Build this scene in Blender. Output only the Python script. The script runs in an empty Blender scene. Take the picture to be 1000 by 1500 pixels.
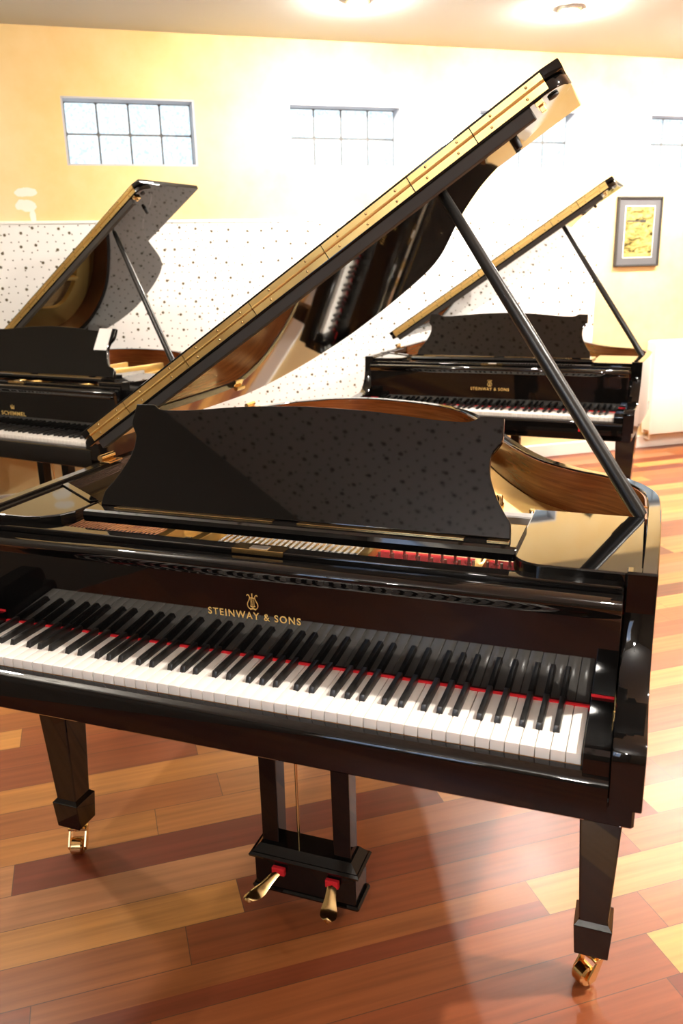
import bpy, bmesh, math, random
from mathutils import Vector, Matrix
random.seed(7)
sc = bpy.context.scene
COL = sc.collection
PI = math.pi
TH = math.radians(37.0)                     # the room is turned 37 degrees against the front piano
DV = Vector((math.cos(TH), math.sin(TH), 0)); NV = Vector((-math.sin(TH), math.cos(TH), 0))
ROOM = Matrix(((DV.x, NV.x, 0, 0), (DV.y, NV.y, 0, 0), (0, 0, 1, 0), (0, 0, 0, 1)))   # (d, n, z) -> world
WN = 4.25; CEIL = 2.82; FN = -4.2; LD = -1.97; RD = 6.6

# ------------------------------------------------------------------ materials
MAT = {}
def mat(name, col=(.5, .5, .5), rough=.4, metal=0, ior=1.5, coat=0, emit=None, es=0, **kw):
    m = bpy.data.materials.new(name); m.use_nodes = True
    b = m.node_tree.nodes['Principled BSDF']
    b.inputs['Base Color'].default_value = (*col, 1); b.inputs['Roughness'].default_value = rough
    b.inputs['Metallic'].default_value = metal; b.inputs['IOR'].default_value = ior
    b.inputs['Coat Weight'].default_value = coat; b.inputs['Coat Roughness'].default_value = .04
    if emit: b.inputs['Emission Color'].default_value = (*emit, 1); b.inputs['Emission Strength'].default_value = es
    MAT[name] = m; return m
def N(m, t, **kw):
    n = m.node_tree.nodes.new(t)
    for k, v in kw.items():
        if k.startswith('i_'): n.inputs[int(k[2:])].default_value = v
        else: setattr(n, k, v)
    return n
def L(m, a, b): m.node_tree.links.new(a, b)
def math_(m, op, a, b=None, c=None):
    n = N(m, 'ShaderNodeMath', operation=op)
    for i, v in enumerate((a, b, c)):
        if v is None: continue
        if isinstance(v, (int, float)): n.inputs[i].default_value = v
        else: L(m, v, n.inputs[i])
    return n.outputs[0]
def ramp(m, fac, stops, interp='LINEAR'):
    r = N(m, 'ShaderNodeValToRGB'); cr = r.color_ramp; cr.interpolation = interp
    while len(cr.elements) < len(stops): cr.elements.new(.5)
    for e, (p, c) in zip(cr.elements, stops): e.position = p; e.color = (*c, 1)
    L(m, fac, r.inputs[0]); return r.outputs[0]
def P(m): return m.node_tree.nodes['Principled BSDF']
def noise_var(m, scale, lo, hi, target='Roughness', det=3):
    tc = N(m, 'ShaderNodeTexCoord'); nz = N(m, 'ShaderNodeTexNoise'); nz.inputs['Scale'].default_value = scale; nz.inputs['Detail'].default_value = det
    L(m, tc.outputs['Object'], nz.inputs['Vector'])
    mr = N(m, 'ShaderNodeMapRange'); mr.inputs['To Min'].default_value = lo; mr.inputs['To Max'].default_value = hi
    L(m, nz.outputs['Fac'], mr.inputs['Value']); L(m, mr.outputs[0], P(m).inputs[target])

lacquer = mat('black_lacquer', (.0035, .0032, .003), .03, ior=1.48); noise_var(lacquer, 3, .015, .05)
satin = mat('black_satin', (.010, .0095, .009), .3, ior=1.5); noise_var(satin, 20, .25, .36)
batten = mat('black_brown_satin', (.044, .040, .035), .7, ior=1.4); noise_var(batten, 8, .65, .75)
ebony = mat('ebony_key', (.014, .013, .012), .32); noise_var(ebony, 60, .26, .4)
ivory = mat('white_key', (.88, .85, .79), .16, ior=1.5); noise_var(ivory, 40, .12, .22)
brass = mat('polished_brass', (.86, .62, .27), .14, 1); noise_var(brass, 30, .08, .22)
hinge_m = mat('hinge_brass', (1.0, .70, .25), .4, 1); noise_var(hinge_m, 14, .25, .5)
gold = mat('gold_paint', (.80, .52, .16), .34, .75); noise_var(gold, 50, .28, .42)
steel = mat('steel_wire', (.17, .16, .145), .45, 1); noise_var(steel, 50, .4, .55)
copper = mat('copper_wire', (.50, .24, .14), .4, 1); noise_var(copper, 50, .2, .4)
nickel = mat('nickel', (.80, .78, .74), .3, 1); noise_var(nickel, 50, .25, .4)
redfelt = mat('red_felt', (.55, .006, .012), .9); noise_var(redfelt, 300, .8, 1)
redlac = mat('red_lacquer', (.5, .012, .01), .5); noise_var(redlac, 30, .4, .6)
greyfelt = mat('grey_paint', (.30, .29, .28), .6); noise_var(greyfelt, 30, .5, .7)
goldleaf = mat('gold_inlay', (.85, .60, .20), .45, .6); noise_var(goldleaf, 100, .35, .55)
paper = mat('white_paper', (.88, .87, .84), .8); noise_var(paper, 20, .7, .9)
prop_m = mat('ebonised_prop', (.012, .0115, .010), .34, ior=1.45); noise_var(prop_m, 20, .28, .4)
rubber = mat('black_rubber', (.012, .012, .012), .6); noise_var(rubber, 50, .5, .7)
white_paint = mat('white_enamel', (.86, .84, .78), .3); noise_var(white_paint, 10, .25, .38)
skirting = mat('white_skirting', (.84, .81, .74), .4); noise_var(skirting, 10, .35, .5)
pale_frame = mat('window_reveal', (.50, .51, .54), .5); noise_var(pale_frame, 10, .45, .6)
mortar = mat('grey_mortar', (.13, .125, .115), .8); noise_var(mortar, 60, .7, .9)
dark_wood = mat('grey_brown_render', (.12, .105, .085), .7); noise_var(dark_wood, 6, .4, .6)
front_m = mat('brown_wall', (.16, .11, .07), .7); noise_var(front_m, 6, .6, .8)
trim_brass = mat('lamp_ring', (.75, .72, .66), .25, 1); noise_var(trim_brass, 10, .2, .35)
bulb = mat('lamp_bulb', (.9, .9, .9), .4, emit=(1, .93, .84), es=3900); noise_var(bulb, 10, .35, .45)
bulb_b = mat('lamp_bulb_wall_row', (.9, .9, .9), .4, emit=(1, .94, .86), es=2600); noise_var(bulb_b, 10, .35, .45)
bulb_s = mat('fill_glass_left', (.9, .9, .9), .4, emit=(1, .91, .79), es=260); noise_var(bulb_s, 10, .35, .45)
bulb_c = mat('fill_glass_dim', (.9, .9, .9), .4, emit=(1, .91, .79), es=260); noise_var(bulb_c, 10, .35, .45)
bulb_f = mat('fill_glass', (.9, .9, .9), .4, emit=(1, .93, .84), es=430); noise_var(bulb_f, 10, .35, .45)
blueglass = mat('daylight_pane', (.6, .7, .9), .15, emit=(.40, .62, 1.0), es=2.6); noise_var(blueglass, 4, .1, .2)

def wood(name, c1, c2, sc_=(1, 1, 1), rough=.22, coat=.3, axis='X', s=6):
    m = mat(name, c1, rough, coat=coat)
    tc = N(m, 'ShaderNodeTexCoord'); mp = N(m, 'ShaderNodeMapping'); mp.inputs['Scale'].default_value = sc_
    L(m, tc.outputs['Object'], mp.inputs['Vector'])
    nz = N(m, 'ShaderNodeTexNoise'); nz.inputs['Scale'].default_value = s; nz.inputs['Detail'].default_value = 6; nz.inputs['Distortion'].default_value = .6
    L(m, mp.outputs[0], nz.inputs['Vector'])
    L(m, ramp(m, nz.outputs['Fac'], [(.3, c1), (.7, c2)]), P(m).inputs['Base Color'])
    return m
mahog = wood('mahogany_veneer', (.125, .030, .007), (.26, .072, .018), (1.2, 1.2, 26), .2, .25)
spruce = wood('spruce_soundboard', (.62, .38, .15), (.72, .48, .22), (30, 1.5, 1), .3, .4)
keywood = wood('spruce_key_stick', (.55, .25, .08), (.65, .34, .13), (30, 2, 2), .5, 0)

# plank floor: rows run along the wall, each board its own tone, front ones with shade painted in
floor_m = mat('jatoba_planks', (.3, .1, .04), .18, ior=1.5)
def planks(m):
    tc = N(m, 'ShaderNodeTexCoord'); sp = N(m, 'ShaderNodeSeparateXYZ'); L(m, tc.outputs['Object'], sp.inputs[0])
    d, n = sp.outputs[0], sp.outputs[1]
    w = .117; ln = 1.15
    rowf = math_(m, 'DIVIDE', math_(m, 'ADD', n, 10.0 + .1035 - .0935 - .0, ), w)
    row = math_(m, 'FLOOR', rowf); fr = math_(m, 'FRACT', rowf)
    wn = N(m, 'ShaderNodeTexWhiteNoise', noise_dimensions='1D'); L(m, row, wn.inputs['W'])
    al = math_(m, 'ADD', math_(m, 'DIVIDE', d, ln), math_(m, 'MULTIPLY', wn.outputs['Value'], 7.3))
    bi = math_(m, 'FLOOR', math_(m, 'ADD', al, 40)); fa = math_(m, 'FRACT', math_(m, 'ADD', al, 40))
    wn2 = N(m, 'ShaderNodeTexWhiteNoise', noise_dimensions='2D'); cb = N(m, 'ShaderNodeCombineXYZ'); L(m, row, cb.inputs[0]); L(m, bi, cb.inputs[1]); L(m, cb.outputs[0], wn2.inputs['Vector'])
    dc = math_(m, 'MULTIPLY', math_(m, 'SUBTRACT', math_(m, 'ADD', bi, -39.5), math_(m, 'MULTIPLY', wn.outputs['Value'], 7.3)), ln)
    dk = math_(m, 'MULTIPLY', math_(m, 'LESS_THAN', n, .10), math_(m, 'LESS_THAN', dc, .75))  # dark red boards in front, piano shade painted in to dim the fallboard reflection
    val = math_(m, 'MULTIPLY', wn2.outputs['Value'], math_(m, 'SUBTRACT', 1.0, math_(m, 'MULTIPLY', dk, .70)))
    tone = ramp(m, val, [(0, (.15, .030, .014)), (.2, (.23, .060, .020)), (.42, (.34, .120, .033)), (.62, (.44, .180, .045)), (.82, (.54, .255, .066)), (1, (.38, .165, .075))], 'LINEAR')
    # grain stretched along the board
    mp = N(m, 'ShaderNodeCombineXYZ'); L(m, math_(m, 'MULTIPLY', d, 2.2), mp.inputs[0]); L(m, math_(m, 'MULTIPLY', n, 55), mp.inputs[1]); L(m, math_(m, 'MULTIPLY', wn2.outputs['Value'], 40), mp.inputs[2])
    nz = N(m, 'ShaderNodeTexNoise'); nz.inputs['Scale'].default_value = 1; nz.inputs['Detail'].default_value = 5; L(m, mp.outputs[0], nz.inputs['Vector'])
    g = ramp(m, nz.outputs['Fac'], [(.25, (.72, .70, .68)), (.75, (1.2, 1.2, 1.2))])
    mx = N(m, 'ShaderNodeMix', data_type='RGBA', blend_type='MULTIPLY'); mx.inputs['Factor'].default_value = 1
    L(m, tone, mx.inputs['A']); L(m, g, mx.inputs['B'])
    # seams
    e1 = math_(m, 'MULTIPLY', math_(m, 'MINIMUM', fr, math_(m, 'SUBTRACT', 1, fr)), w)
    e2 = math_(m, 'MULTIPLY', math_(m, 'MINIMUM', fa, math_(m, 'SUBTRACT', 1, fa)), ln)
    e = math_(m, 'MINIMUM', e1, e2)
    mr = N(m, 'ShaderNodeMapRange'); mr.inputs['From Max'].default_value = .0016; L(m, e, mr.inputs['Value'])
    mx2 = N(m, 'ShaderNodeMix', data_type='RGBA'); L(m, mr.outputs[0], mx2.inputs['Factor']); mx2.inputs['A'].default_value = (.055, .03, .02, 1); L(m, mx.outputs['Result'], mx2.inputs['B'])
    L(m, mx2.outputs['Result'], P(m).inputs['Base Color'])
    n2 = N(m, 'ShaderNodeTexNoise'); n2.inputs['Scale'].default_value = 3; L(m, tc.outputs['Object'], n2.inputs['Vector'])
    r2 = N(m, 'ShaderNodeMapRange'); r2.inputs['To Min'].default_value = .26; r2.inputs['To Max'].default_value = .42; L(m, n2.outputs['Fac'], r2.inputs['Value']); L(m, r2.outputs[0], P(m).inputs['Roughness'])
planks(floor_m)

# ochre sponge-painted plaster with two bare white patches
wall_m = mat('ochre_plaster', (.8, .5, .18), .8)
def plaster(m):
    tc = N(m, 'ShaderNodeTexCoord')
    nz = N(m, 'ShaderNodeTexNoise'); nz.inputs['Scale'].default_value = 1.3; nz.inputs['Detail'].default_value = 8; nz.inputs['Roughness'].default_value = .62; L(m, tc.outputs['Object'], nz.inputs['Vector'])
    col = ramp(m, nz.outputs['Fac'], [(.3, (.80, .53, .20)), (.5, (.83, .60, .28)), (.72, (.86, .68, .38))])
    sp = N(m, 'ShaderNodeSeparateXYZ'); L(m, tc.outputs['Object'], sp.inputs[0])
    mask = None
    n3 = N(m, 'ShaderNodeTexNoise'); n3.inputs['Scale'].default_value = 22; L(m, tc.outputs['Object'], n3.inputs['Vector'])
    for (pd, pz, rd, rz) in ((-.425, 1.93, .06, .028), (-.432, 1.855, .06, .034), (-.40, 1.79, .018, .04)):
        a = math_(m, 'POWER', math_(m, 'DIVIDE', math_(m, 'SUBTRACT', sp.outputs[0], pd), rd), 2)
        b = math_(m, 'POWER', math_(m, 'DIVIDE', math_(m, 'SUBTRACT', sp.outputs[2], pz), rz), 2)
        r = math_(m, 'ADD', math_(m, 'ADD', a, b), math_(m, 'MULTIPLY', math_(m, 'SUBTRACT', n3.outputs['Fac'], .5), 1.6))
        k = math_(m, 'LESS_THAN', r, 1.0)
        mask = k if mask is None else math_(m, 'MAXIMUM', mask, k)
    mx = N(m, 'ShaderNodeMix', data_type='RGBA'); L(m, mask, mx.inputs['Factor']); L(m, col, mx.inputs['A']); mx.inputs['B'].default_value = (.84, .79, .68, 1)
    L(m, mx.outputs['Result'], P(m).inputs['Base Color'])
plaster(wall_m)

# white board with a scatter of large and small round holes
def perforated(name, base, hole, s1, s2, r1, r2, axes=(0, 2)):
    m = mat(name, base, .6)
    tc = N(m, 'ShaderNodeTexCoord'); sp = N(m, 'ShaderNodeSeparateXYZ'); L(m, tc.outputs['Object'], sp.inputs[0])
    cb = N(m, 'ShaderNodeCombineXYZ'); L(m, sp.outputs[axes[0]], cb.inputs[0]); L(m, sp.outputs[axes[1]], cb.inputs[1])
    k = None
    for s, r, jit, off in ((s1, r1, .55, 0.), (s2, r2, .45, 3.7)):
        ad = N(m, 'ShaderNodeVectorMath', operation='ADD'); L(m, cb.outputs[0], ad.inputs[0]); ad.inputs[1].default_value = (off, off * .37, 0)
        v = N(m, 'ShaderNodeTexVoronoi', voronoi_dimensions='2D'); v.inputs['Scale'].default_value = s; v.inputs['Randomness'].default_value = jit
        L(m, ad.outputs[0], v.inputs['Vector'])
        q = math_(m, 'LESS_THAN', v.outputs['Distance'], r * s)
        k = q if k is None else math_(m, 'MAXIMUM', k, q)
    mx = N(m, 'ShaderNodeMix', data_type='RGBA'); L(m, k, mx.inputs['Factor']); mx.inputs['A'].default_value = (*base, 1); mx.inputs['B'].default_value = (*hole, 1)
    L(m, mx.outputs['Result'], P(m).inputs['Base Color']); return m
perf_wall = perforated('perforated_board', (.82, .80, .76), (.10, .075, .03), 9.5, 20, .0088, .0042)
perf_ceil = perforated('perforated_ceiling_board', (.88, .88, .86), (.03, .028, .025), 8.0, 16, .0120, .0062, (0, 1))
ceil_m = mat('cream_ceiling', (.60, .63, .63), .9); noise_var(ceil_m, 4, .85, .95)

# glass block: bluish daylight behind rippled glass
glassblock = mat('glass_block', (.06, .08, .09), .12, emit=(.80, .92, 1.0), es=.85)
def gb(m):
    tc = N(m, 'ShaderNodeTexCoord'); nz = N(m, 'ShaderNodeTexNoise'); nz.inputs['Scale'].default_value = 55; nz.inputs['Detail'].default_value = 3; L(m, tc.outputs['Object'], nz.inputs['Vector'])
    L(m, ramp(m, nz.outputs['Fac'], [(.3, (.50, .72, .95)), (.55, (.88, .96, 1.0)), (.75, (1, 1, 1))]), P(m).inputs['Emission Color'])
    bp = N(m, 'ShaderNodeBump'); bp.inputs['Strength'].default_value = .3; L(m, nz.outputs['Fac'], bp.inputs['Height']); L(m, bp.outputs[0], P(m).inputs['Normal'])
gb(glassblock)

# photo print in the frame: sandy relief with dark scratches
print_m = mat('sepia_print', (.6, .5, .2), .25)
def pr(m):
    tc = N(m, 'ShaderNodeTexCoord'); mp = N(m, 'ShaderNodeMapping'); mp.inputs['Scale'].default_value = (14, 14, 30); mp.inputs['Rotation'].default_value = (0, .5, 0)
    L(m, tc.outputs['Object'], mp.inputs[0]); nz = N(m, 'ShaderNodeTexNoise'); nz.inputs['Scale'].default_value = 1; nz.inputs['Detail'].default_value = 7; nz.inputs['Distortion'].default_value = 1.2; L(m, mp.outputs[0], nz.inputs['Vector'])
    L(m, ramp(m, nz.outputs['Fac'], [(.32, (.04, .033, .01)), (.44, (.30, .24, .07)), (.7, (.50, .42, .18))]), P(m).inputs['Base Color'])
pr(print_m)
mount_m = mat('grey_mount', (.12, .12, .125), .5); noise_var(mount_m, 30, .4, .6)

# ------------------------------------------------------------------ mesh helpers
class MB:
    def __init__(s): s.bm = bmesh.new()
    def box(s, x0, x1, y0, y1, z0, z1, bev=0, seg=1):
        vs = [s.bm.verts.new((x, y, z)) for x in (x0, x1) for y in (y0, y1) for z in (z0, z1)]
        q = [(0, 1, 3, 2), (4, 6, 7, 5), (0, 4, 5, 1), (2, 3, 7, 6), (0, 2, 6, 4), (1, 5, 7, 3)]
        fs = [s.bm.faces.new([vs[i] for i in f]) for f in q]
        if bev:
            es = list({e for f in fs for e in f.edges})
            bmesh.ops.bevel(s.bm, geom=es, offset=bev, segments=seg, affect='EDGES', profile=.5)
        return s
    def frustum(s, c0, w0, d0, z0, c1, w1, d1, z1, bev=0):
        vs = []
        for c, w, d, z in ((c0, w0, d0, z0), (c1, w1, d1, z1)):
            vs += [s.bm.verts.new((c[0] + a * w / 2, c[1] + b * d / 2, z)) for a, b in ((-1, -1), (1, -1), (1, 1), (-1, 1))]
        fs = [s.bm.faces.new(vs[3::-1]), s.bm.faces.new(vs[4:])] + [s.bm.faces.new([vs[i], vs[(i + 1) % 4], vs[4 + (i + 1) % 4], vs[4 + i]]) for i in range(4)]
        if bev: bmesh.ops.bevel(s.bm, geom=list({e for f in fs for e in f.edges}), offset=bev, segments=2, affect='EDGES', profile=.5)
        return s
    def prism(s, pts, a, b, axis='z', bev=0, seg=2):
        """outline pts extruded from a to b along axis ('z': pts=(x,y); 'x': pts=(y,z); 'y': pts=(x,z))"""
        def v(p, h): return {'z': (p[0], p[1], h), 'x': (h, p[0], p[1]), 'y': (p[0], h, p[1])}[axis]
        lo = [s.bm.verts.new(v(p, a)) for p in pts]; hi = [s.bm.verts.new(v(p, b)) for p in pts]
        n = len(pts); f1 = s.bm.faces.new(lo); f2 = s.bm.faces.new(hi)
        fs = [f1, f2] + [s.bm.faces.new([lo[i], lo[(i + 1) % n], hi[(i + 1) % n], hi[i]]) for i in range(n)]
        bmesh.ops.recalc_face_normals(s.bm, faces=fs)
        if bev:
            es = list(f1.edges) + list(f2.edges)
            bmesh.ops.bevel(s.bm, geom=es, offset=bev, segments=seg, affect='EDGES', profile=.5)
        return s
    def strip(s, outer, inner, z0, z1, closed=False):
        n = len(outer); R = range(n if closed else n - 1)
        O0 = [s.bm.verts.new((*p, z0)) for p in outer]; O1 = [s.bm.verts.new((*p, z1)) for p in outer]
        I0 = [s.bm.verts.new((*p, z0)) for p in inner]; I1 = [s.bm.verts.new((*p, z1)) for p in inner]
        fs = []; tops = []
        for i in R:
            j = (i + 1) % n
            t = s.bm.faces.new([O1[i], O1[j], I1[j], I1[i]]); tops.append(t)
            fs += [t, s.bm.faces.new([O0[i], I0[i], I0[j], O0[j]]), s.bm.faces.new([O0[i], O0[j], O1[j], O1[i]]), s.bm.faces.new([I0[j], I0[i], I1[i], I1[j]])]
        if not closed:
            fs += [s.bm.faces.new([O0[0], O1[0], I1[0], I0[0]]), s.bm.faces.new([O0[-1], I0[-1], I1[-1], O1[-1]])]
        bmesh.ops.recalc_face_normals(s.bm, faces=fs); return s
    def tube(s, pts, r, n=8, cap=True):
        pts = [Vector(p) for p in pts]; rs = r if isinstance(r, (list, tuple)) else [r] * len(pts)
        rings = []; prev = None
        for i, p in enumerate(pts):
            t = (pts[min(i + 1, len(pts) - 1)] - pts[max(i - 1, 0)]).normalized()
            u = t.cross(Vector((0, 0, 1)) if abs(t.z) < .95 else Vector((1, 0, 0))).normalized()
            if prev is not None:
                u = (prev - t * prev.dot(t)).normalized()
            prev = u; w = t.cross(u)
            rings.append([s.bm.verts.new(p + rs[i] * (math.cos(2 * PI * k / n) * u + math.sin(2 * PI * k / n) * w)) for k in range(n)])
        for a, b in zip(rings, rings[1:]):
            for k in range(n): s.bm.faces.new([a[k], a[(k + 1) % n], b[(k + 1) % n], b[k]])
        if cap: s.bm.faces.new(rings[0][::-1]); s.bm.faces.new(rings[-1])
        return s
    def lathe(s, prof, c=(0, 0, 0), n=20, axis='z'):
        rings = []
        for r, h in prof:
            ring = []
            for k in range(n):
                a = 2 * PI * k / n; q = (r * math.cos(a), r * math.sin(a))
                p = {'z': (q[0], q[1], h), 'x': (h, q[0], q[1]), 'y': (q[0], h, q[1])}[axis]
                ring.append(s.bm.verts.new((c[0] + p[0], c[1] + p[1], c[2] + p[2])))
            rings.append(ring)
        fs = []
        for a, b in zip(rings, rings[1:]):
            for k in range(n): fs.append(s.bm.faces.new([a[k], a[(k + 1) % n], b[(k + 1) % n], b[k]]))
        fs += [s.bm.faces.new(rings[0][::-1]), s.bm.faces.new(rings[-1])]
        bmesh.ops.recalc_face_normals(s.bm, faces=fs); return s
    def build(s, name, m, parent=None, smooth=None, loc=None, rot=None, flat=None):
        me = bpy.data.meshes.new(name); 
        s.bm.normal_update(); s.bm.to_mesh(me); s.bm.free(); me.materials.append(m)
        if smooth is not None:
            me.polygons.foreach_set('use_smooth', [True] * len(me.polygons)); me.set_sharp_from_angle(angle=math.radians(smooth))
            if flat:
                for p in me.polygons:
                    if p.area > flat: p.use_smooth = False
        o = bpy.data.objects.new(name, me); COL.objects.link(o)
        if parent: o.parent = parent
        if loc: o.location = loc
        if rot: o.rotation_euler = rot
        return o
def tag(o, label, cat, group=None, kind=None):
    if label: o['label'] = label
    if cat: o['category'] = cat
    if group: o['group'] = group
    if kind: o['kind'] = kind
    return o
def empty(name, loc=(0, 0, 0), rz=0):
    o = bpy.data.objects.new(name, None); COL.objects.link(o); o.location = loc; o.rotation_euler = (0, 0, rz); o.empty_display_size = .1; return o
def copy_tree(o, parent=None):
    c = o.copy(); COL.objects.link(c)
    if parent: c.parent = parent
    for ch in list(o.children): copy_tree(ch, c)
    return c
def catmull(pts, n=6):
    out = []
    for i in range(len(pts) - 1):
        p0 = pts[max(i - 1, 0)]; p1 = pts[i]; p2 = pts[i + 1]; p3 = pts[min(i + 2, len(pts) - 1)]
        for k in range(n):
            t = k / n
            out.append(tuple(.5 * (2 * p1[j] + (p2[j] - p0[j]) * t + (2 * p0[j] - 5 * p1[j] + 4 * p2[j] - p3[j]) * t * t + (3 * p1[j] - p0[j] - 3 * p2[j] + p3[j]) * t ** 3) for j in range(len(p1))))
    out.append(tuple(pts[-1])); return out
def offset(path, d):
    out = []
    for i, p in enumerate(path):
        a = path[max(i - 1, 0)]; b = path[min(i + 1, len(path) - 1)]
        t = Vector((b[0] - a[0], b[1] - a[1])).normalized(); out.append((p[0] - t.y * d, p[1] + t.x * d))
    return out
def text_mesh(name, s, size, m, parent, M, width=None, spacing=1.0, extrude=.0004):
    cu = bpy.data.curves.new(name, 'FONT'); cu.body = s; cu.size = size; cu.align_x = 'CENTER'; cu.extrude = extrude; cu.space_character = spacing; cu.offset = size * .012
    t = bpy.data.objects.new(name + '_src', cu); COL.objects.link(t)
    dg = bpy.context.evaluated_depsgraph_get(); me = bpy.data.meshes.new_from_object(t.evaluated_get(dg)); bpy.data.objects.remove(t)
    me.name = name
    if width:
        xs = [v.co.x for v in me.vertices]; k = width / (max(xs) - min(xs)); c = (max(xs) + min(xs)) / 2
        for v in me.vertices: v.co.x = (v.co.x - c) * k
    me.transform(M); me.materials.clear(); me.materials.append(m)
    o = bpy.data.objects.new(name, me); COL.objects.link(o); o.parent = parent; return o

# ------------------------------------------------------------------ the grand piano
KEYW = .0236
BLACKS = {0: 'A', 2: 'C', 3: 'D', 5: 'F', 6: 'G'}
BOFF = {'A': .0035, 'C': -.0030, 'D': .0030, 'F': -.0038, 'G': 0}
LETTERS = 'ABCDEFG'
DESK_STEP = [(.449, .0), (.446, .030), (.436, .045), (.418, .073), (.403, .105), (.3955, .132), (.396, .160), (.403, .173), (.412, .187), (.414, .202), (.4115, .237)]
DESK_TOP = [(.370, .2375), (.361, .234), (.351, .228), (.330, .2255), (.265, .2285), (.138, .241), (0, .246)]

def grand_piano(name, pos, deg, k=1.0, brand='STEINWAY & SONS', emblem='lyre', lid_deg=33.19, tail=True, front=True):
    root = empty(name, (pos[0], pos[1], 0), math.radians(deg))
    ky = lambda y: y if y < .62 else .62 + (y - .62) * k
    raw = [(.706, .19), (.711, .45), (.711, .62), (.702, .715), (.662, .80), (.602, .862), (.53, .905), (.44, .99), (.36, 1.12), (.29, 1.26), (.22, 1.42), (.15, 1.57), (.07, 1.69), (-.04, 1.78), (-.19, 1.85), (-.36, 1.885), (-.50, 1.84), (-.62, 1.73), (-.69, 1.58), (-.708, 1.40), (-.711, .9), (-.706, .19)]
    raw = [(x, ky(y)) for x, y in raw]
    path = catmull(raw, 6)
    inner = offset(path, .027)
    rim = MB().strip(path, inner, .66, .97)
    # soften the two top edges
    top = [e for e in rim.bm.edges if all(abs(v.co.z - .97) < 1e-6 for v in e.verts) and len(e.link_faces) == 2 and any(abs(f.normal.z) < .5 for f in e.link_faces)]
    bmesh.ops.bevel(rim.bm, geom=top, offset=.0025, segments=2, affect='EDGES', profile=.5)
    rim.build('case_rim', lacquer, root, smooth=21)
    # veneered inside of the rim, from just behind the front section round to the bass side
    i0 = min(i for i, p in enumerate(inner) if p[1] > .50); i1 = max(i for i, p in enumerate(inner) if p[1] > .68)
    vp = inner[i0:i1 + 1]
    MB().strip(vp, offset(vp, .004), .70, .966).build('inner_rim_veneer', mahog, root, smooth=21)
    # soundboard and bottom
    sb = offset(path, .030)
    MB().prism([p for p in sb if p[1] > .45], .79, .80, 'z').build('soundboard', spruce, root)
    # cast plate: a shelf ring inside the rim plus front panel and struts
    pl = MB(); ring = [p for p in offset(path, .034)]
    ring = [p for p in ring if p[1] > .36]
    pl.strip(ring, offset(ring, .13), .835, .862)
    pl.box(-.335, -.195, .215, .34, .84, .880, .004); pl.box(-.67, .67, .375, .47, .84, .862, .006)
    pl.box(.148, .168, .215, .36, .84, .893, .003); pl.box(.380, .392, .215, .36, .84, .896, .003)
    for (xa, ya, xb, yb) in ((-.305, .20, -.345, ky(1.60)), (-.235, .20, -.10, ky(1.66)), (.155, .20, .165, ky(1.40)), (.385, .20, .386, .44)):
        dx = .011; pl.prism([(xa - dx, ya), (xa + dx, ya), (xb + dx, yb), (xb - dx, yb)], .86, .908, 'z', .003)
    pl.build('cast_plate', gold, root, smooth=40)
    plate_bolts = [(.353, .91), (.28, 1.03), (.215, 1.20), (.45, .80), (.14, 1.42)]
    for x, y in plate_bolts:
        MB().lathe([(.012, 0), (.012, .012), (.009, .016), (.009, .030), (.006, .034)], (x - .02, ky(y) - .03, .86), 12).build('plate_bolt', brass, root, smooth=40)
    # strings
    for i in range(26):
        x = -.585 + i * .0102
        MB().tube([(x, .245, .897), (x + .10 + i * .004, ky(1.55) - abs(i - 8) * .006, .885)], .0014, 5).build('bass_string', copper, root)
    s = MB()
    for g_ in range(60):
        for q_ in (-1, 0, 1):
            x = -.186 + g_ * .0138 + q_ * .0026; x2 = x - .02 + .05 * (g_ / 60)
            yb = ky(1.50 - .60 * max(0, g_ - 4) / 26) if g_ < 30 else .645
            s.tube([(x, .235 if g_ < 25 else .415, .893), (x2, yb, .882)], .0010, 4)
    tag(s.build('treble_strings', steel, root), None, None, kind='stuff')
    # damper heads in a row over the strings
    dm = MB()
    for i in range(60):
        x = -.53 + i * .0145
        dm.box(x, x + .009, .50, .60, .90, .915)
    dm.build('damper_row', satin, root)
    MB().box(-.66, .66, .214, .40, .80, .878, .002).build('wrest_plank', rubber, root)
    # wrest plank felt with tuning pins (treble and tenor sections)
    MB().box(.165, .380, .222, .405, .879, .8895, .002).build('plank_felt', redfelt, root)
    MB().box(.390, .665, .222, .405, .879, .8895, .002).build('plank_felt', redfelt, root)
    MB().box(.03, .146, .222, .300, .879, .8865, .002).build('plank_felt', redfelt, root)
    pins = []
    for r_, (y, x0, x1) in enumerate(((.268, .055, .64), (.312, .185, .64), (.356, .19, .64))):
        n_ = 17
        for i in range(n_):
            x = x0 + (x1 - x0) * (i + .25 * (r_ % 4)) / n_
            pins.append((x, y + .004 * math.sin(i)))
    for x, y in pins:
        MB().lathe([(.0030, 0), (.0030, .007), (.0044, .008), (.0044, .011), (.0030, .012), (.0028, .030)], (x, y, .887), 8).build('tuning_pin', nickel, root, smooth=40)
    # grey treble bar behind the desk
    MB().box(.30, .455, .655, .690, .888, .908, .003).build('capo_bar', greyfelt, root)
    # keybed, key slip, arms, key blocks
    MB().box(-.697, .697, -.012, .95, .625, .672, .004).build('keybed', lacquer, root)
    MB().prism([(-.001, .655), (-.001, .7155), (-.006, .717), (-.014, .7135), (-.024, .7125), (-.030, .7085), (-.032, .702), (-.032, .655)], -.656, .656, 'x').build('key_slip', lacquer, root, smooth=50)
    arm = [(.215, .665), (.215, .9695), (.193, .9695), (.189, .966), (.186, .90), (.180, .872), (.170, .846), (.155, .822), (.135, .802), (.112, .789), (.098, .7845), (.006, .7795), (-.014, .7775), (-.024, .772), (-.030, .762), (-.032, .75), (-.032, .672), (.0, .665)]
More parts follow.
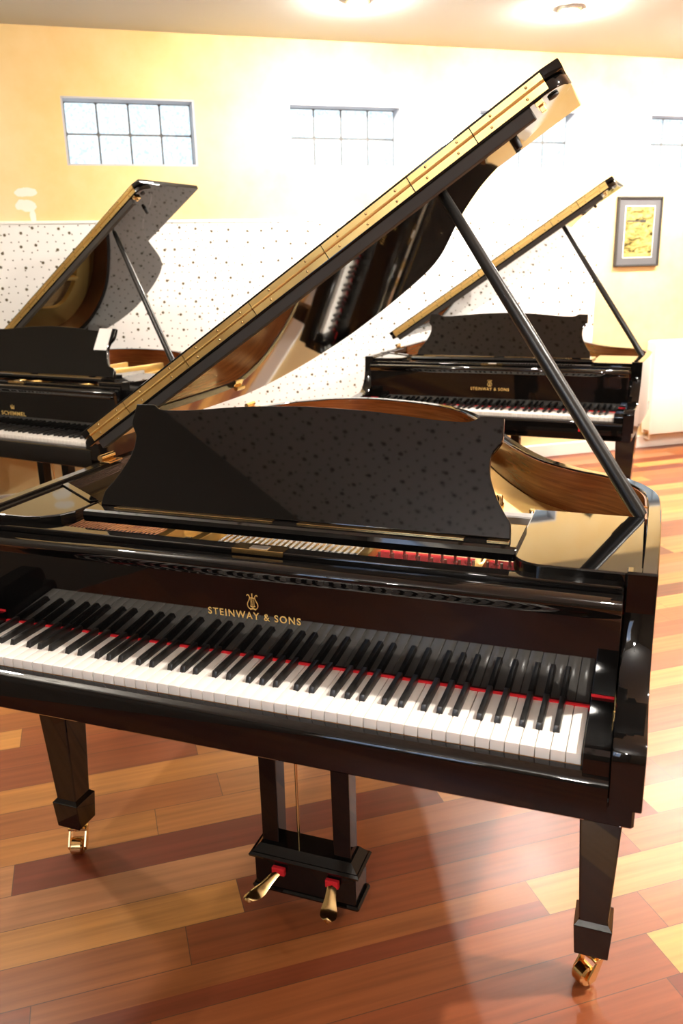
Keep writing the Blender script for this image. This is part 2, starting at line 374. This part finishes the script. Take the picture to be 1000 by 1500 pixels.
    for sx in (-1, 1):
        a = MB(); x0, x1 = (.6575, .706) if sx > 0 else (-.706, -.6575)
        a.prism(arm, x0, x1, 'x', .0022, 2); a.build('arm', lacquer, root, smooth=32, flat=.0022)
        b = MB(); kb = [(.15, .66), (.15, .755), (.004, .755), (-.008, .753), (-.015, .747), (-.018, .738), (-.018, .66)]
        x0, x1 = (.616, .6565) if sx > 0 else (-.6565, -.616)
        b.prism(kb, x0, x1, 'x', .0015, 2); kbo = b.build('key_block', lacquer, root, smooth=21)
        MB().box(x0, x1, .1495, .1535, .7552, .760).build('felt_edge', redfelt, kbo)
    MB().box(.6535, .6575, .075, .150, .756, .775, .001).build('pivot_plate', brass, root)
    # name felt and fallboard
    MB().box(-.616, .616, .146, .154, .728, .7380, .001).build('name_felt', redfelt, root)
    face = lambda z: .152 - (z - .737) * .055
    fb = [(.178, .737), (face(.737), .737), (face(.900), .900), (face(.906) - .002, .906), (face(.910) - .006, .912), (.132, .919), (.132, .9255), (.136, .931), (.143, .934), (.170, .935), (.178, .933)]
    fo = MB(); fo.prism(fb, -.655, .655, 'x', .001, 1); fo = fo.build('fallboard', lacquer, root, smooth=50, flat=.05)
    zc = .8245
    Mx = Matrix.Translation((-.0095, face(zc) - .0006, zc - .0072)) @ Matrix.Rotation(math.radians(90 + 3.1), 4, 'X')
    if brand == 'STEINWAY & SONS':
        text_mesh('lettering', brand, .0205, goldleaf, fo, Mx, width=.196, spacing=1.25)
        # lyre emblem
        em = MB(); cx, cz, h = -.0095, .838, .033
        yy = lambda z: face(z) - .0008
        for sx in (-1, 1):
            pr_ = [(0.0, 0.002), (.0065, .001), (.0105, .006), (.0105, .012), (.0075, .018), (.0055, .024), (.007, .029), (.010, .030), (.0108, .0275)]
            em.tube([(cx + sx * x, yy(cz + z), cz + z) for x, z in catmull(pr_, 4)], .0010, 6)
        for x in (-.0035, -.0012, .0012, .0035): em.tube([(cx + x, yy(cz + .006), cz + .006), (cx + x, yy(cz + .024), cz + .024)], .0005, 5)
        em.tube([(cx - .0055, yy(cz + .024), cz + .024), (cx + .0055, yy(cz + .024), cz + .024)], .0008, 5)
        em.tube([(cx - .005, yy(cz + .007), cz + .007), (cx, yy(cz + .0045), cz + .0045), (cx + .005, yy(cz + .007), cz + .007)], .0010, 5)
        em.tube([(cx, yy(cz + .024), cz + .024), (cx, yy(cz + .033), cz + .033)], [.0008, .0014], 6)
        em.tube([(cx - .006, yy(cz - .001), cz - .001), (cx, yy(cz + .001), cz + .001), (cx + .006, yy(cz - .001), cz - .001)], .0009, 5)
        em.build('lyre_emblem', goldleaf, fo, smooth=60)
    else:
        Mx = Matrix.Translation((-.02, face(.79) - .0006, .79)) @ Matrix.Rotation(math.radians(93.1), 4, 'X')
        text_mesh('lettering', brand, .026, goldleaf, fo, Mx, width=.17, spacing=1.15)
        em = MB()
        for x, z in ((-.012, .016), (0, .02), (.012, .016)): em.tube([(-.02 + x * .6, face(.82) - .001, .822), (-.02 + x, face(.83) - .001, .822 + z)], [.0022, .0008], 6)
        em.tube([(-.031, face(.82) - .001, .822), (-.009, face(.82) - .001, .822)], .0014, 6)
        em.build('crown_emblem', goldleaf, fo, smooth=60)
    MB().box(-.655, .655, .180, .214, .88, .945, .003, 2).build('lock_rail', lacquer, root, smooth=21)
    lk = MB(); lk.box(-.065, .043, .1785, .2125, .945, .9468, .0006); lk.box(-.065, .043, .1785, .1800, .937, .9455); lk = lk.build('lock_plate', brass, root)
    MB().box(-.03, .008, .184, .202, .9468, .9480, .0004).build('lock_bolt', nickel, lk)
    # keyboard
    kbd = MB(); kbd.box(-.614, .614, .004, .16, .69, .714); kbd = kbd.build('keyboard', keywood, root)
    wk = MB(); w = KEYW - .0011
    wk.box(-w / 2, w / 2, 0, .155, .716, .735, .0011, 2); wk = wk.build('white_key', ivory, kbd, smooth=40); wk.location.x = (.5 - 26) * KEYW
    for i in range(1, 52):
        c = wk.copy(); COL.objects.link(c); c.parent = kbd; c.location = ((i + .5 - 26) * KEYW, 0, 0)
    first = None
    for i in range(51):
        q = LETTERS[i % 7]
        if q in 'BE': continue
        x = (i + 1 - 26) * KEYW + BOFF[q]
        if first is None:
            b = MB(); v0 = [(-.0058, .050, .733), (.0058, .050, .733), (.0058, .152, .733), (-.0058, .152, .733)]; v1 = [(-.0046, .0545, .7465), (.0046, .0545, .7465), (.0046, .152, .7475), (-.0046, .152, .7475)]
            vs = [b.bm.verts.new(v) for v in v0 + v1]
            fs = [b.bm.faces.new(vs[3::-1]), b.bm.faces.new(vs[4:])] + [b.bm.faces.new([vs[j], vs[(j + 1) % 4], vs[4 + (j + 1) % 4], vs[4 + j]]) for j in range(4)]
            bmesh.ops.bevel(b.bm, geom=list({e for f in fs for e in f.edges}), offset=.0012, segments=2, affect='EDGES', profile=.5)
            first = b.build('black_key', ebony, kbd, smooth=40); first.location.x = x
        else:
            c = first.copy(); COL.objects.link(c); c.parent = kbd; c.location = (x, 0, 0)
    # music desk on its sliding tray
    tr = MB(); tr.prism([(.258, .944), (.256, .958), (.259, .966), (.266, .969), (.40, .969), (.40, .944)], -.466, .466, 'x', .001, 1)
    tr = tr.build('desk_tray', lacquer, root, smooth=21)
    for x0, x1 in ((-.403, -.026), (.028, .366), (.409, .449)): MB().box(x0, x1, .283, .297, .969, .9715, .0004).build('desk_hinge', brass, tr)
    prof = [(-x, z) for x, z in []]
    right = catmull(DESK_STEP, 3)[:-1] + catmull([DESK_STEP[-1]] + DESK_TOP, 3)
    if brand != 'STEINWAY & SONS':
        right = [(x * 1.12 if z < .05 else x * 1.06, z) for x, z in right]
    pts = right + [(-x, z) for x, z in right[-2::-1]]
    dk = MB(); dk.prism(pts, 0, .016, 'y', .0022, 2)
    dk.build('music_desk', lacquer, root, smooth=35, flat=.05, loc=(0, .300, .971), rot=(math.radians(-30), 0, 0))
    # side shelves flanking the desk
    def rounded(x0, x1, y0, y1, r):
        c = [(x0, y1)] + [(x0 + r - r * math.cos(t), y0 + r - r * math.sin(t)) for t in [i * PI / 16 for i in range(9)]] + [(x1 - .012 + .012 * math.sin(t), y0 + .012 - .012 * math.cos(t)) for t in [i * PI / 8 for i in range(5)]] + [(x1, y1)]
        return c
    MB().prism(rounded(.462, .683, .210, .548, .055), .932, .960, 'z', .003, 2).build('side_shelf', lacquer, root, smooth=21)
    MB().prism(rounded(.485, .655, .235, .54, .03), .918, .932, 'z').build('shelf_bearer', satin, root, smooth=21)
    sh = MB(); lp = [(-.684, .205), (-.585, .205), (-.545, .214), (-.512, .240), (-.497, .272), (-.496, .355), (-.684, .480)]
    sh.prism(lp, .932, .960, 'z', .003, 2); sh = sh.build('side_shelf', lacquer, root, smooth=21)
    MB().prism([(-.494, .352), (-.510, .340), (-.684, .458), (-.684, .480)], .960, .964, 'z', .0012, 1).build('shelf_lip', lacquer, sh, smooth=21)
    MB().prism([(-.655, .24), (-.56, .24), (-.53, .27), (-.53, .33), (-.655, .42)], .918, .932, 'z').build('shelf_bearer', satin, root)
    # black cheek inside the bass side of the rim
    MB().box(-.684, -.668, .20, .700, .905, .964, .003, 2).build('cheek_block', lacquer, root)
    # lid: main flap leaning on the prop, front flap folded back on top of it
    A = math.radians(lid_deg); yF = .625
    lo_ = [(x + .70, y - yF) for x, y in path if y >= yF]
    # square the hinge side, round the front right corner
    pts = [(1.36, 0), (1.385, .008), (1.402, .03), (1.411, .07)] + [(x, y) for x, y in lo_ if y > .09] 
    pts = [(x, y) for x, y in pts if not (x < .004 and y < .05)] + [(-.012, 0)]
    H = (-.70, yF, 1.025)
    lid = MB(); lid.prism(pts, .0, .022, 'z', .003, 2)
    lid = lid.build('lid', lacquer, root, smooth=35, flat=.2, loc=H, rot=(0, -A, 0))
    MB().box(.02, 1.325, 0, .022, -.024, .0, .002).build('lid_batten', batten, lid)
    fl = MB(); fl.prism([(-.012, 0), (1.375, 0), (1.411, .012), (1.411, .445), (-.012, .445)], .0235, .0455, 'z', .003, 2)
    fl = fl.build('front_flap', lacquer, lid, smooth=35, flat=.01)
    edges = [.012, .155, .375, .60, .82, 1.055, 1.21, 1.372]
    for a_, b_ in zip(edges, edges[1:]):
        h = MB(); h.box(a_ + .0012, b_ - .0012, -.0035, .0, .0055, .0215); h.box(a_ + .0012, b_ - .0012, -.0035, .0, .0255, .0395)
        h.tube([(a_ + .0012, -.0035, .0235), (b_ - .0012, -.0035, .0235)], .0032, 8)
        h = h.build('lid_hinge', hinge_m, lid, smooth=40)
        nsc = max(2, int((b_ - a_) / .075))
        for i in range(nsc):
            xx = a_ + (b_ - a_) * (i + .5) / nsc
            for zz in (.013, .033): MB().lathe([(.0030, -.0032), (.0030, -.0044), (.0016, -.0052)], (xx + (zz - .02) * .4, 0, zz), 8, 'y').build('hinge_screw', brass, h, smooth=40)
    MB().lathe([(.011, -.0005), (.011, -.004), (.009, -.005)], (1.371, .045, 0), 14).build('lid_buffer', rubber, lid, smooth=40)
    MB().lathe([(.0085, -.0005), (.0085, -.008), (.007, -.024)], (1.262, .155, 0), 14).build('lid_buffer', rubber, lid, smooth=40)
    lt = MB(); lt.box(1.335, 1.352, -.002, .045, -.010, -.001, .001); lt.box(1.338, 1.349, .010, .024, -.022, -.010, .001); lt.build('lid_latch', brass, lid)
    for y in (.02, .9 * k):
        hb = MB(); hb.box(-.700, -.668, yF + y, yF + y + .06, .970, .976, .002); hb.tube([(-.698, yF + y, .984), (-.698, yF + y + .06, .984)], .008, 10); hb.build('rim_hinge', brass, root, smooth=40)
    # lid prop
    c, s_ = math.cos(A), math.sin(A)
    topw, toph = 1.088, -.004
    tp = Vector((-.70 + topw * c - toph * s_, .70, 1.025 + topw * s_ + toph * c)); bs = Vector((.676, .560, .955))
    ax = (tp - bs).normalized(); ln = (tp - bs).length
    prop = MB()
    prop.tube([(0, 0, 0), (0, 0, .02), (0, 0, ln * .55), (0, 0, ln - .01), (0, 0, ln)], [.0125, .015, .0148, .011, .008], 14)
    R_ = ax.to_track_quat('Z', 'X').to_euler()
    prop = prop.build('lid_prop', prop_m, root, smooth=50, loc=bs, rot=R_)
    MB().lathe([(.004, 0), (.004, .01)], (0, -.0145, ln * .66), 10, 'y').build('prop_knob', rubber, prop, smooth=40)
    MB().box(-.0165, -.0145, -.0035, .0035, .045, .080, .001).build('prop_plate', brass, prop)
    sup = MB(); sup.tube([(.685, .60, .962), (.655, .61, .964)], .006, 8); sup.tube([(.684, .60, .964), (.682, .59, .925)], .005, 8); sup.tube([(.682, .59, .935), (.674, .57, .91)], .004, 8)
    sup.build('prop_catch', brass, root, smooth=40)
    # legs
    def leg(x, y, turn):
        l = MB(); l.frustum((0, 0), .057, .057, .160, (0, 0), .099, .099, .64, .003)
        l.frustum((0, 0), .067, .067, .088, (0, 0), .076, .076, .162, .002)
        l.frustum((0, 0), .075, .075, .161, (0, 0), .058, .058, .170)
        l = l.build('leg', lacquer, root, loc=(x, y, 0))
        cs = MB(); cs.lathe([(.017, .089), (.017, .080), (.012, .076), (.012, .062)], (0, 0, 0), 14)
        for sx in (-1, 1): cs.prism([(.0, .068), (.014, .068), (-.006, .018), (-.022, .014), (-.026, .026)], sx * .021 - .003, sx * .021 + .003, 'x', .001, 1)
        cs.box(-.024, .024, -.010, .014, .062, .069, .001)
        cs = cs.build('caster', brass, l, smooth=40, rot=(0, 0, turn))
        MB().lathe([(.019, -.016), (.023, -.012), (.023, .012), (.019, .016)], (0, -.016, .023), 22, 'x').build('caster_wheel', brass, cs, smooth=40)
        return l
    leg(.645, .32, -.75); leg(-.650, .32, .35); leg(-.36, ky(1.62), .2)
    # pedal lyre
    ly = MB(); ly.box(-.135, .135, .300, .390, .036, .048, .004); ly.box(-.127, .127, .306, .384, .048, .128, .002)
    ly.frustum((0, .345), .272, .094, .127, (0, .345), .276, .098, .133); ly.frustum((0, .345), .276, .098, .133, (0, .345), .268, .090, .139); ly.frustum((0, .345), .262, .084, .139, (0, .345), .228, .060, .158)
    ly = ly.build('pedal_lyre', lacquer, root)
    for x in (-.090, .090):
        MB().frustum((x, .345), .042, .046, .155, (x * .97, .345), .046, .050, .63, .002).build('lyre_pillar', lacquer, ly)
    for x in (-.030,):
        MB().tube([(x, .352, .135), (x, .352, .63)], .0038, 8).build('pedal_rod', brass, ly, smooth=50)
    for x, dx in ((-.055, -.052), (.072, .010)):
        p = MB(); top_ = catmull([(x, .312, .108, .011), (x + dx * .2, .294, .100, .011), (x + dx * .55, .272, .082, .014), (x + dx * .85, .254, .066, .020), (x + dx * 1.05, .241, .060, .018), (x + dx * 1.12, .234, .058, .008)], 5)
        up = [p.bm.verts.new((q[0] - q[3], q[1], q[2])) for q in top_]; mu = [p.bm.verts.new((q[0], q[1], q[2] + .006)) for q in top_]; ur = [p.bm.verts.new((q[0] + q[3], q[1], q[2])) for q in top_]
        lw = [p.bm.verts.new((q[0], q[1], q[2] - .009)) for q in top_]
        for i in range(len(top_) - 1):
            for a_, b_ in ((up, mu), (mu, ur), (ur, lw), (lw, up)): p.bm.faces.new([a_[i], a_[i + 1], b_[i + 1], b_[i]])
        p.bm.faces.new([up[0], mu[0], ur[0], lw[0]]); p.bm.faces.new([up[-1], lw[-1], ur[-1], mu[-1]])
        bmesh.ops.recalc_face_normals(p.bm, faces=p.bm.faces[:])
        p.build('pedal', brass, ly, smooth=75)
        xf = x + dx * .12
        MB().box(xf - .0165, xf + .0165, .292, .304, .094, .114, .002).build('pedal_felt', redfelt, ly)
    return root

main = grand_piano('grand_piano', (0, 0), 0)
tag(main, 'large black lacquered grand piano in front, lid propped open, whole keyboard towards the viewer', 'piano', 'black grand pianos in the showroom')
rp = copy_tree(main); rp.location = (-.094, 2.93, 0); rp.rotation_euler = (0, 0, math.radians(-4.2)); rp.scale = (1.018, 1.018, 1.018)
tag(rp, 'black grand piano standing behind on the right, beside the white radiator and framed picture', 'piano', 'black grand pianos in the showroom')
lpn = grand_piano('grand_piano', (-2.20, 1.86), -9, k=.68, brand='SCHIMMEL', lid_deg=33.0); lpn.scale = (1, 1, 1.025)
tag(lpn, 'black grand piano behind on the left with a white card on its music desk', 'piano', 'black grand pianos in the showroom')
bpy.context.view_layer.update()

# card lying against the left piano's desk
dkm = [o for o in lpn.children if o.name.startswith('music_desk')][0]
cd = MB(); cd.box(.335, .415, -.0042, -.0012, .128, .236, 0); card = cd.build('price_card', paper)
card.matrix_world = dkm.matrix_world.copy()
tag(card, 'small white card leaning at the right end of the left piano music desk', 'card')
# little red tag on the right piano's key slip
tg = MB(); tg.box(-.011, .011, -.0345, -.0328, .668, .712, .0004); tg.box(-.011, .011, -.033, -.010, .7175, .7187, .0003)
tg = tg.build('felt_tag', redfelt); tg.matrix_world = rp.matrix_world @ Matrix.Translation((.473, 0, 0))
tag(tg, 'small red tag hanging over the key slip of the right piano', 'tag')

# ------------------------------------------------------------------ the room, built in (d, n, z) and turned by ROOM
def st(o, kind='structure'):
    o.matrix_world = ROOM.copy(); o['kind'] = kind; return o
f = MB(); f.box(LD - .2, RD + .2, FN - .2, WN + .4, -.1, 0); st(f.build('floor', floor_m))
CE = 2.55
c_ = MB(); c_.box(LD - .2, RD + .2, CE, WN + .4, CEIL, CEIL + .1); st(c_.build('ceiling', ceil_m))
c_ = MB(); c_.box(LD - .2, RD + .2, FN - .2, CE, CEIL, CEIL + .1); st(c_.build('ceiling_tiles', perf_ceil))
WINS = [(-.17, .61), (1.20, 1.966), (2.52, 3.278), (3.88, 4.64), (5.24, 6.00)]
WZ0, WZ1 = 2.08, 2.458
w_ = MB(); xs = [LD - .2] + [v for p in WINS for v in p] + [RD + .2]
for i in range(0, len(xs), 2): w_.box(xs[i], xs[i + 1], WN, WN + .3, WZ0, WZ1)
w_.box(xs[0], xs[-1], WN, WN + .3, -.1, WZ0); w_.box(xs[0], xs[-1], WN, WN + .3, WZ1, CEIL + .1)
st(w_.build('wall_back', wall_m))
w_ = MB(); w_.box(RD, RD + .2, FN - .2, WN + .3, -.1, CEIL + .1); st(w_.build('wall_right', front_m))
w_ = MB(); w_.box(LD, RD, FN - .2, FN, -.1, CEIL + .1); st(w_.build('wall_front', front_m))
w_ = MB(); w_.box(LD - .2, LD, FN - .2, WN + .3, -.1, CEIL + .1); st(w_.build('wall_left', dark_wood))
# perforated board on the lower wall with a slim cap rail
p_ = MB(); p_.box(LD, 3.50, WN - .014, WN, .45, 1.748); st(p_.build('trim_1', perf_wall))
p_ = MB(); p_.box(LD, 3.505, WN - .019, WN, 1.748, 1.766, .002); st(p_.build('trim_2', skirting))
p_ = MB(); p_.box(LD, RD, WN - .026, WN, 0, .10, .004); st(p_.build('baseboard_back', skirting))
# glass block windows
for i, (a, b) in enumerate(WINS):
    r = empty('window_%d' % (i + 1)); st(r)
    fr = MB()
    dep = .115
    for (x0, x1, z0, z1) in ((a, a + .012, WZ0, WZ1), (b - .012, b, WZ0, WZ1), (a, b, WZ0, WZ0 + .010), (a, b, WZ1 - .010, WZ1)): fr.box(x0, x1, WN + .001, WN + .29, z0, z1)
    fr.build('window_reveal', pale_frame, r)
    g = MB(); g.box(a + .012, b - .012, WN + dep + .006, WN + dep + .07, WZ0 + .010, WZ1 - .010); g.build('mortar_grid', mortar, r)
    W_ = (b - a - .024) / 4; H_ = (WZ1 - WZ0 - .020) / 2
    for ix in range(4):
        for iz in range(2):
            x0 = a + .012 + ix * W_; z0 = WZ0 + .010 + iz * H_
            bl = MB(); bl.box(x0 + .005, x0 + W_ - .005, WN + dep - .006, WN + dep + .075, z0 + .005, z0 + H_ - .005, .010, 3); bl.build('glass_block', glassblock, r, smooth=50)
# daylight window in the side wall behind the viewer
r = empty('window_6'); st(r)
fr = MB()
for (n0, n1, z0, z1) in ((-2.55, -2.49, .95, 2.15), (-1.51, -1.45, .95, 2.15), (-2.55, -1.45, .95, 1.01), (-2.55, -1.45, 2.09, 2.15), (-2.03, -1.97, .95, 2.15)): fr.box(LD, LD + .05, n0, n1, z0, z1, .004)
fr.build('window_frame', white_paint, r)
g = MB(); g.box(LD + .005, LD + .02, -2.50, -1.50, 1.0, 2.10); g.build('pane', blueglass, r)
# framed picture
pic = empty('framed_picture'); pic.matrix_world = ROOM.copy()
tag(pic, 'narrow dark framed sepia picture in a grey mount hanging on the right wall', 'picture')
a, b, z0, z1 = 3.646, 4.030, 1.405, 1.898
fm = MB()
for (x0, x1, q0, q1) in ((a, a + .014, z0, z1), (b - .014, b, z0, z1), (a, b, z0, z0 + .014), (a, b, z1 - .014, z1)): fm.box(x0, x1, WN - .026, WN - .002, q0, q1, .001)
fm.build('picture_frame', batten, pic)
mm = MB(); mm.box(a + .012, b - .012, WN - .014, WN - .004, z0 + .012, z1 - .012); mm.build('mount', mount_m, pic)
ed = MB(); ed.box(a + .068, b - .060, WN - .0155, WN - .013, z0 + .062, z1 - .062); ed.build('mount_bevel', skirting, pic)
pm = MB(); pm.box(a + .074, b - .066, WN - .017, WN - .0145, z0 + .069, z1 - .068); pm = pm.build('print', print_m, pic)
mk = MB(); zt = z1 - .175
mk.box(a + .085, a + .085 + .125, WN - .0178, WN - .0172, zt, zt + .010); mk.box(a + .20, a + .25, WN - .0178, WN - .0172, zt - .005, zt + .013)
for dx in (.19, .215): mk.box(a + dx, a + dx + .008, WN - .0178, WN - .0172, zt + .026, zt + .034); mk.box(a + dx, a + dx + .008, WN - .0178, WN - .0172, zt - .028, zt - .020)
mk.build('print_motif', batten, pm)
# radiator
ra = empty('radiator'); ra.matrix_world = ROOM.copy()
tag(ra, 'white panel radiator on the right wall above the skirting', 'radiator')
rb = MB(); rb.box(3.99, 5.35, WN - .145, WN - .118, .13, .85, .006, 2); rb.build('front_panel', white_paint, ra, smooth=40)
rb = MB(); rb.box(3.99, 5.35, WN - .055, WN - .030, .13, .85, .006, 2); rb.build('back_panel', white_paint, ra, smooth=40)
rb = MB()
for i in range(44): rb.box(4.02 + i * .03, 4.034 + i * .03, WN - .118, WN - .055, .16, .82)
rb.build('convector_fins', white_paint, ra)
for x in (3.985, 5.352): 
    e_ = MB(); e_.box(x, x + .006, WN - .14, WN - .035, .16, .845, .001); e_.build('side_panel', white_paint, ra)
tg_ = MB()
for i in range(40): tg_.box(4.0 + i * .0335, 4.018 + i * .0335, WN - .14, WN - .035, .846, .853)
tg_.build('top_grille', white_paint, ra)
vb = MB(); vb.tube([(4.03, WN - .085, .13), (4.03, WN - .085, .085), (4.03, WN - .004, .085)], .010, 8); vb.build('supply_pipe', white_paint, ra, smooth=50)
for x in (4.2, 5.1):
    vb = MB(); vb.box(x, x + .03, WN - .05, WN - .001, .2, .78); vb.build('wall_bracket', white_paint, ra)

# ceiling lamps, then added fill globes out of view
def lamp(d, n, m, label, r=.045):
    o = empty('ceiling_light', tuple(DV * d + NV * n + Vector((0, 0, CEIL))))
    tag(o, label, 'ceiling light', 'round ceiling lamps')
    rg = MB(); rg.lathe([(r + .022, 0), (r + .022, -.010), (r + .014, -.016), (r + .002, -.016), (r + .002, -.004)], (0, 0, 0), 28); rg.build('lamp_ring', trim_brass, o, smooth=40)
    b_ = MB(); b_.lathe([(r, -.004), (r, -.020), (r * .85, -.027), (r * .5, -.033), (r * .15, -.035)], (0, 0, 0), 24); b_.build('bulb', m, o, smooth=60)
def globe(d, n, label, m, z=2.42, r=.075):  # unseen globes added as fill for the ceiling, keys and lid hinge
    o = empty('fill_globe', tuple(DV * d + NV * n + Vector((0, 0, z))))
    tag(o, label, 'fill lamp', 'added globe fill lights out of view')
    g = MB(); g.lathe([(r * math.sin(a), -r * math.cos(a)) for a in [.12 + i * (PI - .24) / 14 for i in range(15)]], (0, 0, 0), 24); g.build('globe', m, o, smooth=60)
    g = MB(); g.tube([(0, 0, r * .98), (0, 0, CEIL - z - .012)], .006, 8); g.build('rod', trim_brass, o, smooth=60)
    g = MB(); g.lathe([(.045, CEIL - z - .014), (.05, CEIL - z - .001)], (0, 0, 0), 20); g.build('canopy', trim_brass, o, smooth=40)
LAMPS = [(1.40, 3.42, bulb_b, 'round ceiling lamp near the back wall, left of the two at the top edge'),
         (2.62, 3.32, bulb_b, 'round ceiling lamp near the back wall, right of the two at the top edge'),
         (3.9, 3.3, bulb_b, 'round ceiling lamp near the back wall, beyond the right edge'),
         (4.95, 3.3, bulb_b, 'round ceiling lamp near the back wall, far right of the room'),
         (1.86, -.55, bulb, 'round ceiling lamp to the right of the front piano'),
         (4.6, .4, bulb, 'round ceiling lamp far to the right of the front piano')]
for l in LAMPS: lamp(*l)
globe(-1.15, 1.9, 'unseen globe lamp left of the front piano, added for light from the left', bulb_s)
globe(2.9, -2.0, 'unseen globe fill lamp added behind the viewer to the right', bulb_c)
globe(-1.3, -2.5, 'unseen globe fill lamp added behind the viewer to the left', bulb_f, z=2.2)

# ------------------------------------------------------------------ world, camera, view
w = bpy.data.worlds.new('world'); sc.world = w; w.use_nodes = True
bg = w.node_tree.nodes['Background']; bg.inputs[0].default_value = (.7, .82, 1, 1); bg.inputs[1].default_value = .6
cam = bpy.data.cameras.new('camera'); co = bpy.data.objects.new('camera', cam); COL.objects.link(co); sc.camera = co
FPX = 1210.97
cam.sensor_fit = 'VERTICAL'; cam.sensor_height = 22.3; cam.lens = FPX / 1500 * 22.3
yaw, pitch, roll = .357560908, -.289260495, -.0254225186
fw = Vector((-math.sin(yaw) * math.cos(pitch), math.cos(yaw) * math.cos(pitch), math.sin(pitch)))
rt = Vector((math.cos(yaw), math.sin(yaw), 0)); upv = rt.cross(fw)
r2 = math.cos(roll) * rt + math.sin(roll) * upv; u2 = -math.sin(roll) * rt + math.cos(roll) * upv
M4 = Matrix(((r2.x, u2.x, -fw.x, .665027), (r2.y, u2.y, -fw.y, -1.163694), (r2.z, u2.z, -fw.z, 1.462916), (0, 0, 0, 1)))
co.matrix_world = M4
cam.clip_start = .02
cam.dof.use_dof = True; cam.dof.focus_distance = 1.75; cam.dof.aperture_fstop = 3.5
sc.view_settings.view_transform = 'Standard'; sc.view_settings.look = 'None'; sc.view_settings.gamma = 1
sc.view_settings.use_curve_mapping = False; sc.view_settings.exposure = 0.5
sc.cycles.use_denoising = True
sc.cycles.max_bounces = 10; sc.cycles.glossy_bounces = 6; sc.cycles.sample_clamp_indirect = 8
sc.cycles.caustics_reflective = False; sc.cycles.caustics_refractive = False
